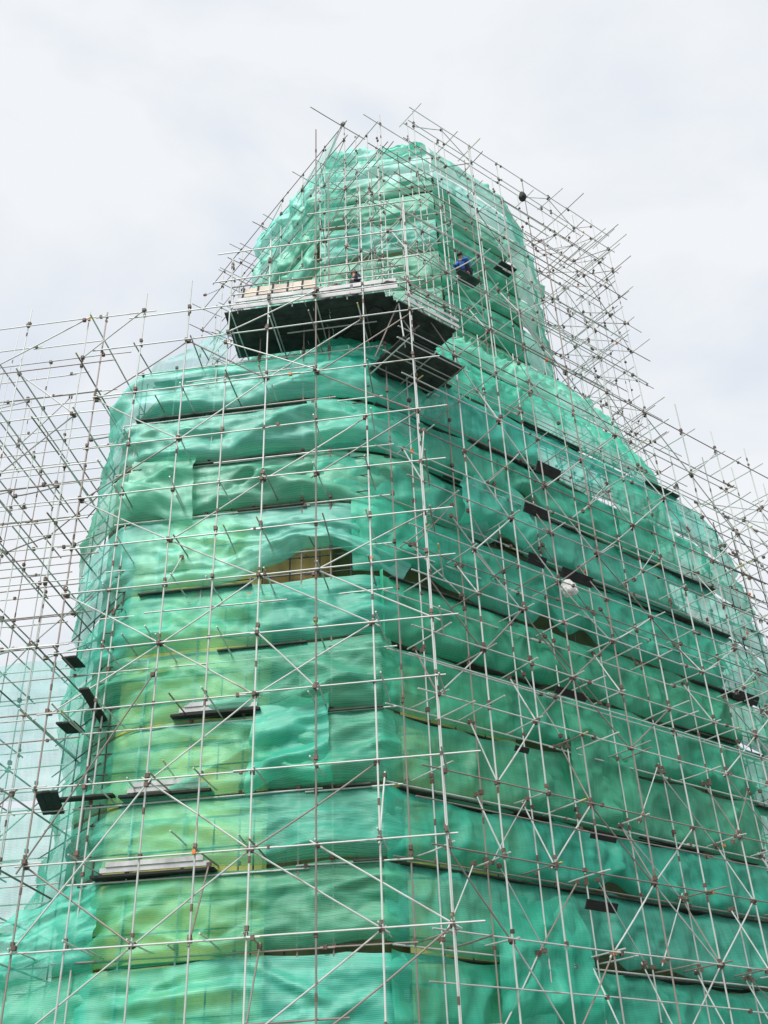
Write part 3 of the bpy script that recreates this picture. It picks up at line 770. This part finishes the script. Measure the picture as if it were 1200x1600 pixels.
# ------------------------------------------------------------------ the platform and what is on it
PZ = 24.0
pf = empty('platform', Ff(-1.5, 0, PZ), 'dark plank platform with white edge boards jutting out below the workers', 'platform')
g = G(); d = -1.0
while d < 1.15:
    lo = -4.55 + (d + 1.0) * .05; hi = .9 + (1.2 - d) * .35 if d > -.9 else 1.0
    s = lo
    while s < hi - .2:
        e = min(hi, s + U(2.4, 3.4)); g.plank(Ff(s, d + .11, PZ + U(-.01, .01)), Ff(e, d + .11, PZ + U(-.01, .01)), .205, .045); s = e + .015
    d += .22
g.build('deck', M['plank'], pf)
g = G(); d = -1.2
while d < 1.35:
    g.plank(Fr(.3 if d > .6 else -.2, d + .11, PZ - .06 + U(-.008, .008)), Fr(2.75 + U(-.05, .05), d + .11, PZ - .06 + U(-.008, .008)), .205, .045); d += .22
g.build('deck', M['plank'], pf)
for s in (-4.2, -2.9, -1.4, .1): g = G(); g.tube(Ff(s, -1.1, PZ - .12), Ff(s, 1.35, PZ - .12), .026); g.build('joist', M['steel'], pf)
for d in (.1,): g = G(); g.tube(Ff(-3.4 if d < 0 else -2.6, d, PZ - .2), Ff(.4, d + .02, PZ - .2), .026); g.build('joist', M['steel'], pf)
for z, s0, s1, h in ((.14, -4.15, 1.25, .2), (.42, -4.1, 1.2, .16)):
    g = G(); s = s0
    while s < s1 - .2:
        e = min(s1, s + U(2.2, 3)); g.plank(Ff(s, 1.24 + U(-.01, .01), PZ + z), Ff(e, 1.24 + U(-.01, .01), PZ + z + .02), .04, h); s = e + .02
    g.build('edge_board', M['pale_plank'], pf)
    g = G(); g.plank(Fr(.55, 1.45, PZ + z), Fr(2.85, 1.45, PZ + z), .04, h * .7); g.build('edge_board', M['pale_plank'], pf)
for s in (-4.0, -2.2, -.4, 1.1): g = G(); g.tube(Ff(s, 1.18, PZ - .1), Ff(s, 1.18, PZ + 1.2), .024); g.build('rail_post', M['steel'], pf)
for z in (.75, 1.1): g = G(); g.tube(Ff(-4.3, 1.2, PZ + z), Ff(1.5, 1.2, PZ + z), .024); g.build('guard_rail', M['steel'], pf)
for z in (.7, 1.05): g = G(); g.tube(Fr(.4, 1.4, PZ + z), Fr(3.0, 1.4, PZ + z), .024); g.build('guard_rail', M['steel'], pf)
lp = empty('platform', Fr(1.4, .8, 22), 'smaller dark plank landing hung just under the right end of the big platform', 'platform')
g = G(); d = -.2
while d < 1.7:
    g.plank(Fr(.1, d + .11, 22.0 + U(-.01, .01)), Fr(2.6 - max(0, .6 - d) * .3, d + .11, 22.0 + U(-.01, .01)), .205, .045); d += .22
g.build('deck', M['plank'], lp)
for d in (.25, 1.0, 1.72): g = G(); g.tube(Fr(-.1, d, 21.92), Fr(2.8, d, 21.92), .026); g.build('joist', M['steel'], lp)
for s in (.2, 1.3, 2.45): g = G(); g.tube(Fr(s, -.3, 21.86), Fr(s, 1.95, 21.86), .026); g.build('joist', M['steel'], lp)
g = G(); g.tube(Fr(.3, 1.6, 21.8), Fr(.35, 1.35, 23.9), .026); g.build('hanger_tube', M['steel'], lp)
g = G(); g.tube(Fr(-.2, .7, 21.8), Fr(.35, 1.3, 23.9), .026); g.build('hanger_tube', M['steel'], lp)

# tan panels leaning against the rail
pl = ['outermost tan panel at the left end of the row on the platform', 'second tan panel from the left end of the row on the platform', 'middle tan panel of the row on the platform',
      'fourth tan panel from the left end of the row on the platform', 'tan panel of the row standing next to the tall double pole']
for i in range(5):
    s0 = -3.95 + i * .5; tz = U(-.05, .05)
    g = G()
    a = Ff(s0, .9 + U(-.04, .04), PZ + .88 + tz); b = Ff(s0 + .47, .9 + U(-.04, .04), PZ + .90 + tz)
    up = (Z + NF * -.28).normalized(); ax = (b - a).normalized(); n_ = ax.cross(up)
    c = (a + b) / 2 + up * .25
    g.box(c, ax, n_, up, .235, .018, .27)
    o = g.build('leaning_panel', M['tan'])
    tag(o, pl[i], 'panel', 'tan panels on the platform')
    g = G(); g.box(c + n_ * .03 - ax * .23, ax, n_, up, .03, .012, .3)
    q = link('batten', g.v, g.f, M['black'], None); q.parent = o; q.location = q.location - o.location

# white sack and other loose things
def blob(name, c, r, material, label, cat, seed=0, squash=(1, 1, 1), group=None, amp=.18, strap=None):
    bm = bmesh.new(); bmesh.ops.create_icosphere(bm, subdivisions=4, radius=1)
    for v in bm.verts:
        n_ = v.co.copy()
        k = 1 + amp * n1(n_.x * 1.6 + seed, n_.y * 1.6, n_.z * 1.6) + amp * .5 * (1 - 2 * abs(n1(n_.x * 3 + seed, n_.y * 3, n_.z * 3)))
        if n_.z > .8: k *= 1 + (n_.z - .8) * 1.1
        v.co = Vector((n_.x * squash[0], n_.y * squash[1], n_.z * squash[2])) * (r * k)
    me = bpy.data.meshes.new(name); bm.to_mesh(me); bm.free(); me.materials.append(material)
    me.polygons.foreach_set('use_smooth', [True] * len(me.polygons))
    o = bpy.data.objects.new(name, me); C.objects.link(o); o.location = c
    return tag(o, label, cat, group)
blob('sack', Fr(7.2, .72, 15.75), .24, M['white'], 'plump white sack hanging in a torn gap of the right face', 'sack', 3, (1.1, .8, 1.0), None, .34)
blob('bag', Fr(7.45, 1.25, 34.1), .18, M['black'], 'small black bag tied high on the upper right scaffold pole', 'bag', 8, (.8, .8, 1.25))
blob('bag', Ff(1.0, 1.15, 24.35), .17, M['black'], 'black bundle lying on the white edge board at the platform corner', 'bag', 5, (1.5, .7, .7))
deck('dark plank landing carrying the blue jacketed worker', Fr, UR, 4.1, 5.0, .2, .65, 28.25)
flat(Fr(6.5, .6, 29.85), UR, NR, .8, .5, 'black board slung beside the blue jacketed worker')

# ------------------------------------------------------------------ people
def skinned(name, joints, edges, material, parent=None, levels=2, root=0):
    me = bpy.data.meshes.new(name)
    me.from_pydata([j[0] for j in joints], edges, [])
    o = bpy.data.objects.new(name, me); C.objects.link(o)
    sk = o.modifiers.new('skin', 'SKIN')
    for i, j in enumerate(joints):
        me.skin_vertices[0].data[i].radius = (j[1], j[1] if len(j) < 3 else j[2])
    me.skin_vertices[0].data[root].use_root = True
    sk.use_smooth_shade = True
    sb = o.modifiers.new('sub', 'SUBSURF'); sb.levels = levels; sb.render_levels = levels
    me.materials.append(material)
    if parent: o.parent = parent
    return o
def person(label, loc, face, pose, jacket, trousers, head_cover, hat, bulk=1.22):
    """pose: dict of joints in a local frame, x right, y forward, z up, metres"""
    root = empty('person', loc, label, 'person', None)
    root.rotation_euler.z = math.atan2(-face.x, face.y)
    J = pose
    names = ['pelvis', 'waist', 'chest', 'neck', 'chin', 'head', 'crown', 'shl', 'ell', 'wrl', 'hal', 'shr', 'elr', 'wrr', 'har', 'hil', 'knl', 'anl', 'tol', 'hir', 'knr', 'anr', 'tor']
    rad = dict(pelvis=.13, waist=.115, chest=.14, neck=.055, chin=.065, head=.088, crown=.07, shl=.06, ell=.042, wrl=.03, hal=.036, shr=.06, elr=.042, wrr=.03, har=.036,
               hil=.09, knl=.06, anl=.042, tol=.035, hir=.09, knr=.06, anr=.042, tor=.035)
    ix = {n: i for i, n in enumerate(names)}
    ed = [('pelvis', 'waist'), ('waist', 'chest'), ('chest', 'neck'), ('neck', 'chin'), ('chin', 'head'), ('head', 'crown'),
          ('chest', 'shl'), ('shl', 'ell'), ('ell', 'wrl'), ('wrl', 'hal'), ('chest', 'shr'), ('shr', 'elr'), ('elr', 'wrr'), ('wrr', 'har'),
          ('pelvis', 'hil'), ('hil', 'knl'), ('knl', 'anl'), ('anl', 'tol'), ('pelvis', 'hir'), ('hir', 'knr'), ('knr', 'anr'), ('anr', 'tor')]
    jts = [(J[n], rad[n]) for n in names]; edges = [(ix[a], ix[b]) for a, b in ed]
    for h, w in (('hal', 'wrl'), ('har', 'wrr')):        # five fingers on each hand
        hv = Vector(J[h]); dr = (hv - Vector(J[w])).normalized(); sd = dr.orthogonal().normalized()
        for q, (off, ln) in enumerate(((-.03, .075), (-.01, .085), (.01, .08), (.03, .065), (-.045, .045))):
            b = len(jts); st = hv + sd * off * .6
            p1 = hv + dr * (ln * .55) + sd * off * (1 if q < 4 else 1.6); p2 = p1 + (dr * .6 + Vector((0, 0, -.6))).normalized() * ln * .45
            jts += [(tuple(p1), .0095), (tuple(p2), .008)]; edges += [(ix[h], b), (b, b + 1)]
    skinned('body', jts, edges, M['skin'], root)
    up = ['pelvis', 'waist', 'chest', 'neck', 'shl', 'ell', 'wrl', 'shr', 'elr', 'wrr']; ui = {n: i for i, n in enumerate(up)}
    skinned('jacket', [((Vector(J[n]) if n != 'neck' else Vector(J['chest']).lerp(Vector(J['neck']), .6)), rad[n] * bulk + .012) for n in up],
            [(ui[a], ui[b]) for a, b in ed if a in ui and b in ui], jacket, root)
    lo = ['pelvis', 'hil', 'knl', 'anl', 'hir', 'knr', 'anr']; li = {n: i for i, n in enumerate(lo)}
    skinned('trousers', [(Vector(J[n]), rad[n] * 1.15 + .01) for n in lo], [(li[a], li[b]) for a, b in ed if a in li and b in li], trousers, root)
    hd = Vector(J['head']); cr = Vector(J['crown']); dirn = (cr - Vector(J['chin'])).normalized()
    fw = Vector((0, 1, 0)) if abs(dirn.z) > .5 else Vector((0, 0, -1))
    # nose, eyes, ears
    g = G(); g.box(hd + fw * .095 - dirn * .012, Vector((1, 0, 0)), fw, dirn, .011, .016, .02)
    f_ = g
    me = bpy.data.meshes.new('nose'); me.from_pydata(f_.v, [], f_.f); me.materials.append(M['skin']); o = bpy.data.objects.new('nose', me); C.objects.link(o); o.parent = root
    for sx in (-1, 1):
        g = G(); g.box(hd + fw * .088 + dirn * .012 + Vector((sx * .032, 0, 0)), Vector((1, 0, 0)), fw, dirn, .013, .005, .007)
        me = bpy.data.meshes.new('eye'); me.from_pydata(g.v, [], g.f); me.materials.append(M['hair']); o = bpy.data.objects.new('eye', me); C.objects.link(o); o.parent = root
        g = G(); g.box(hd + Vector((sx * .092, 0, 0)), Vector((1, 0, 0)), fw, dirn, .008, .018, .03)
        me = bpy.data.meshes.new('ear'); me.from_pydata(g.v, [], g.f); me.materials.append(M['skin']); o = bpy.data.objects.new('ear', me); C.objects.link(o); o.parent = root
    bm = bmesh.new(); bmesh.ops.create_uvsphere(bm, u_segments=20, v_segments=12, radius=.112)
    for v in list(bm.verts):
        if v.co.z < (-.005 if hat else -.06) and v.co.y > -.04: v.co.z = -.005 if hat else max(v.co.z, -.02 + max(0, v.co.y) * .5)
        v.co.y -= .018; v.co.z += .03
        if hat and abs(v.co.z - .025) < .012: v.co.x *= 1.45; v.co.y *= 1.45
    me = bpy.data.meshes.new('hat' if hat else 'hair'); bm.to_mesh(me); bm.free(); me.materials.append(head_cover)
    me.polygons.foreach_set('use_smooth', [True] * len(me.polygons))
    o = bpy.data.objects.new('hat' if hat else 'hair', me); C.objects.link(o); o.parent = root
    o.matrix_local = Matrix.Translation(hd) @ dirn.to_track_quat('Z', 'Y').to_matrix().to_4x4()
    return root
stand = dict(pelvis=(0, 0, .93), waist=(0, .01, 1.08), chest=(0, .02, 1.28), neck=(0, .03, 1.45), chin=(0, .055, 1.53), head=(0, .06, 1.6), crown=(0, .05, 1.68),
             shl=(-.19, .02, 1.36), ell=(-.27, .05, 1.09), wrl=(-.2, .25, 1.0), hal=(-.17, .32, 1.0), shr=(.19, .02, 1.36), elr=(.28, .03, 1.1), wrr=(.22, .2, .98), har=(.19, .27, .97),
             hil=(-.1, 0, .88), knl=(-.11, .03, .47), anl=(-.11, -.02, .08), tol=(-.12, .16, .04), hir=(.1, 0, .88), knr=(.12, .05, .47), anr=(.12, 0, .08), tor=(.14, .18, .04))
crouch = dict(pelvis=(0, -.12, .38), waist=(0, -.06, .53), chest=(0, .1, .7), neck=(0, .19, .84), chin=(0, .25, .89), head=(0, .27, .96), crown=(0, .26, 1.04),
              shl=(-.19, .1, .77), ell=(-.26, .3, .56), wrl=(-.14, .48, .45), hal=(-.12, .54, .42), shr=(.19, .1, .77), elr=(.27, .28, .55), wrr=(.16, .47, .42), har=(.14, .53, .39),
              hil=(-.11, -.1, .36), knl=(-.2, .3, .46), anl=(-.17, .02, .08), tol=(-.19, .2, .04), hir=(.11, -.1, .36), knr=(.2, .3, .44), anr=(.17, .04, .08), tor=(.2, .22, .04))
kneel = {n: (p[0], p[1], p[2] - .36) for n, p in stand.items()}; kneel.update(knl=(-.14, .3, .42), anl=(-.13, .2, .08), tol=(-.13, .36, .04), knr=(.13, .1, .08), anr=(.13, -.3, .08), tor=(.13, -.42, .04))
bend = dict(stand); bend.update(waist=(0, .12, 1.03), chest=(0, .32, 1.12), neck=(0, .47, 1.16), chin=(0, .53, 1.17), head=(0, .6, 1.15), crown=(0, .68, 1.13),
              shl=(-.2, .36, 1.12), ell=(-.24, .42, .84), wrl=(-.16, .56, .68), hal=(-.14, .62, .64), shr=(.2, .36, 1.12), elr=(.25, .44, .85), wrr=(.14, .58, .7), har=(.12, .64, .66))
person('worker in a dark navy jacket kneeling on the platform behind the white edge board', Ff(-.15, .92, PZ + .03), NF.lerp(UF * -1, .5), kneel, M['navy'], M['grey_cloth'], M['hair'], False)
person('worker in pink and white crouching low on the platform beside a tall pole', Ff(-1.1, .72, PZ + .03), UF, crouch, M['pink'], M['grey_cloth'], M['straw'], True)
person('worker in a bright blue jacket crouching on the upper right scaffold', Fr(4.45, .45, 28.28), (UR * -1 + NR * .3).normalized(), crouch, M['blue'], M['navy'], M['hair'], False, 1.6)

# ------------------------------------------------------------------ ground
g = G(); N_ = 48; R_ = 1500
g.v = [Vector((0, 0, 0))] + [Vector((math.cos(2 * math.pi * i / N_) * R_, math.sin(2 * math.pi * i / N_) * R_, 0)) for i in range(N_)]
g.f = [(0, 1 + i, 1 + (i + 1) % N_) for i in range(N_)]; g.m = [0] * N_
o = link('ground', g.v, g.f, M['ground'], None, g.m); o.location = (0, 0, 0)
me = o.data
off = Vector(g.v[len(g.v) // 2])
for v in me.vertices: v.co += off
tag(o, 'pale concrete ground below the wrapped tower', 'ground', None, 'structure')

for o in C.objects:
    if 'label' in o and len(o['label'].replace(',', ' ').split()) > 16: print('LONG', o['label'])
# ------------------------------------------------------------------ sky and light
SUN_B, SUN_E = 208, 52
w = bpy.data.worlds.new('World'); S.world = w; w.use_nodes = True
nt = w.node_tree; nt.nodes.clear(); N = nt.nodes.new; L = nt.links.new
out = N('ShaderNodeOutputWorld'); bg = N('ShaderNodeBackground'); bg.inputs['Strength'].default_value = .1
sky = N('ShaderNodeTexSky'); sky.sky_type = 'NISHITA'; sky.sun_disc = False
sky.sun_elevation = math.radians(SUN_E); sky.sun_rotation = math.radians(SUN_B)
tc = N('ShaderNodeTexCoord')
mp = N('ShaderNodeMapping'); mp.inputs['Scale'].default_value = (1.6, 1.6, 3.2); L(tc.outputs['Generated'], mp.inputs['Vector'])
n0 = N('ShaderNodeTexNoise'); n0.inputs['Scale'].default_value = 1.7; n0.inputs['Detail'].default_value = 9; n0.inputs['Roughness'].default_value = .52; n0.inputs['Distortion'].default_value = .4
L(mp.outputs[0], n0.inputs['Vector'])
cr = N('ShaderNodeValToRGB'); e = cr.color_ramp.elements
e[0].position = .38; e[0].color = (.73, .78, .855, 1); e[1].position = .60; e[1].color = (.90, .915, .93, 1)
L(n0.outputs['Fac'], cr.inputs['Fac'])
sc10 = N('ShaderNodeMix'); sc10.data_type = 'RGBA'; sc10.blend_type = 'MULTIPLY'; sc10.inputs['Factor'].default_value = 1
L(cr.outputs['Color'], sc10.inputs['A']); sc10.inputs['B'].default_value = (7.8, 7.87, 7.95, 1)
mx = N('ShaderNodeMix'); mx.data_type = 'RGBA'; mx.inputs['Factor'].default_value = .93
L(sky.outputs['Color'], mx.inputs['A']); L(sc10.outputs['Result'], mx.inputs['B'])
L(mx.outputs['Result'], bg.inputs['Color']); L(bg.outputs[0], out.inputs[0])
sl = bpy.data.lights.new('sun', 'SUN'); sl.energy = 3.1; sl.angle = math.radians(26); sl.color = (1, .96, .9)
so_ = bpy.data.objects.new('sun', sl); C.objects.link(so_)
dirv = bearing(SUN_B) * math.cos(math.radians(SUN_E)) + Z * math.sin(math.radians(SUN_E))
so_.rotation_euler = dirv.to_track_quat('Z', 'Y').to_euler()

# ------------------------------------------------------------------ camera
cam = bpy.data.cameras.new('camera'); co = bpy.data.objects.new('camera', cam); C.objects.link(co)
cam.sensor_fit = 'VERTICAL'; cam.sensor_height = 24; cam.lens = 1611 / 1600 * 24
cam.clip_start = .1; cam.clip_end = 4000
Rm = Matrix(((.9990829, .04281784, 0.0), (.02350974, -.54856058, -.83578022), (-.0357863, .83501373, -.54906413)))
co.matrix_world = Matrix.Translation((0, 0, EYE)) @ Rm.to_4x4()
S.camera = co
S.view_settings.view_transform = 'Standard'; S.view_settings.look = 'None'; S.view_settings.exposure = .42; S.view_settings.gamma = 1
S.cycles.transparent_max_bounces = 24; S.cycles.max_bounces = 8; S.cycles.diffuse_bounces = 4; S.cycles.transmission_bounces = 4
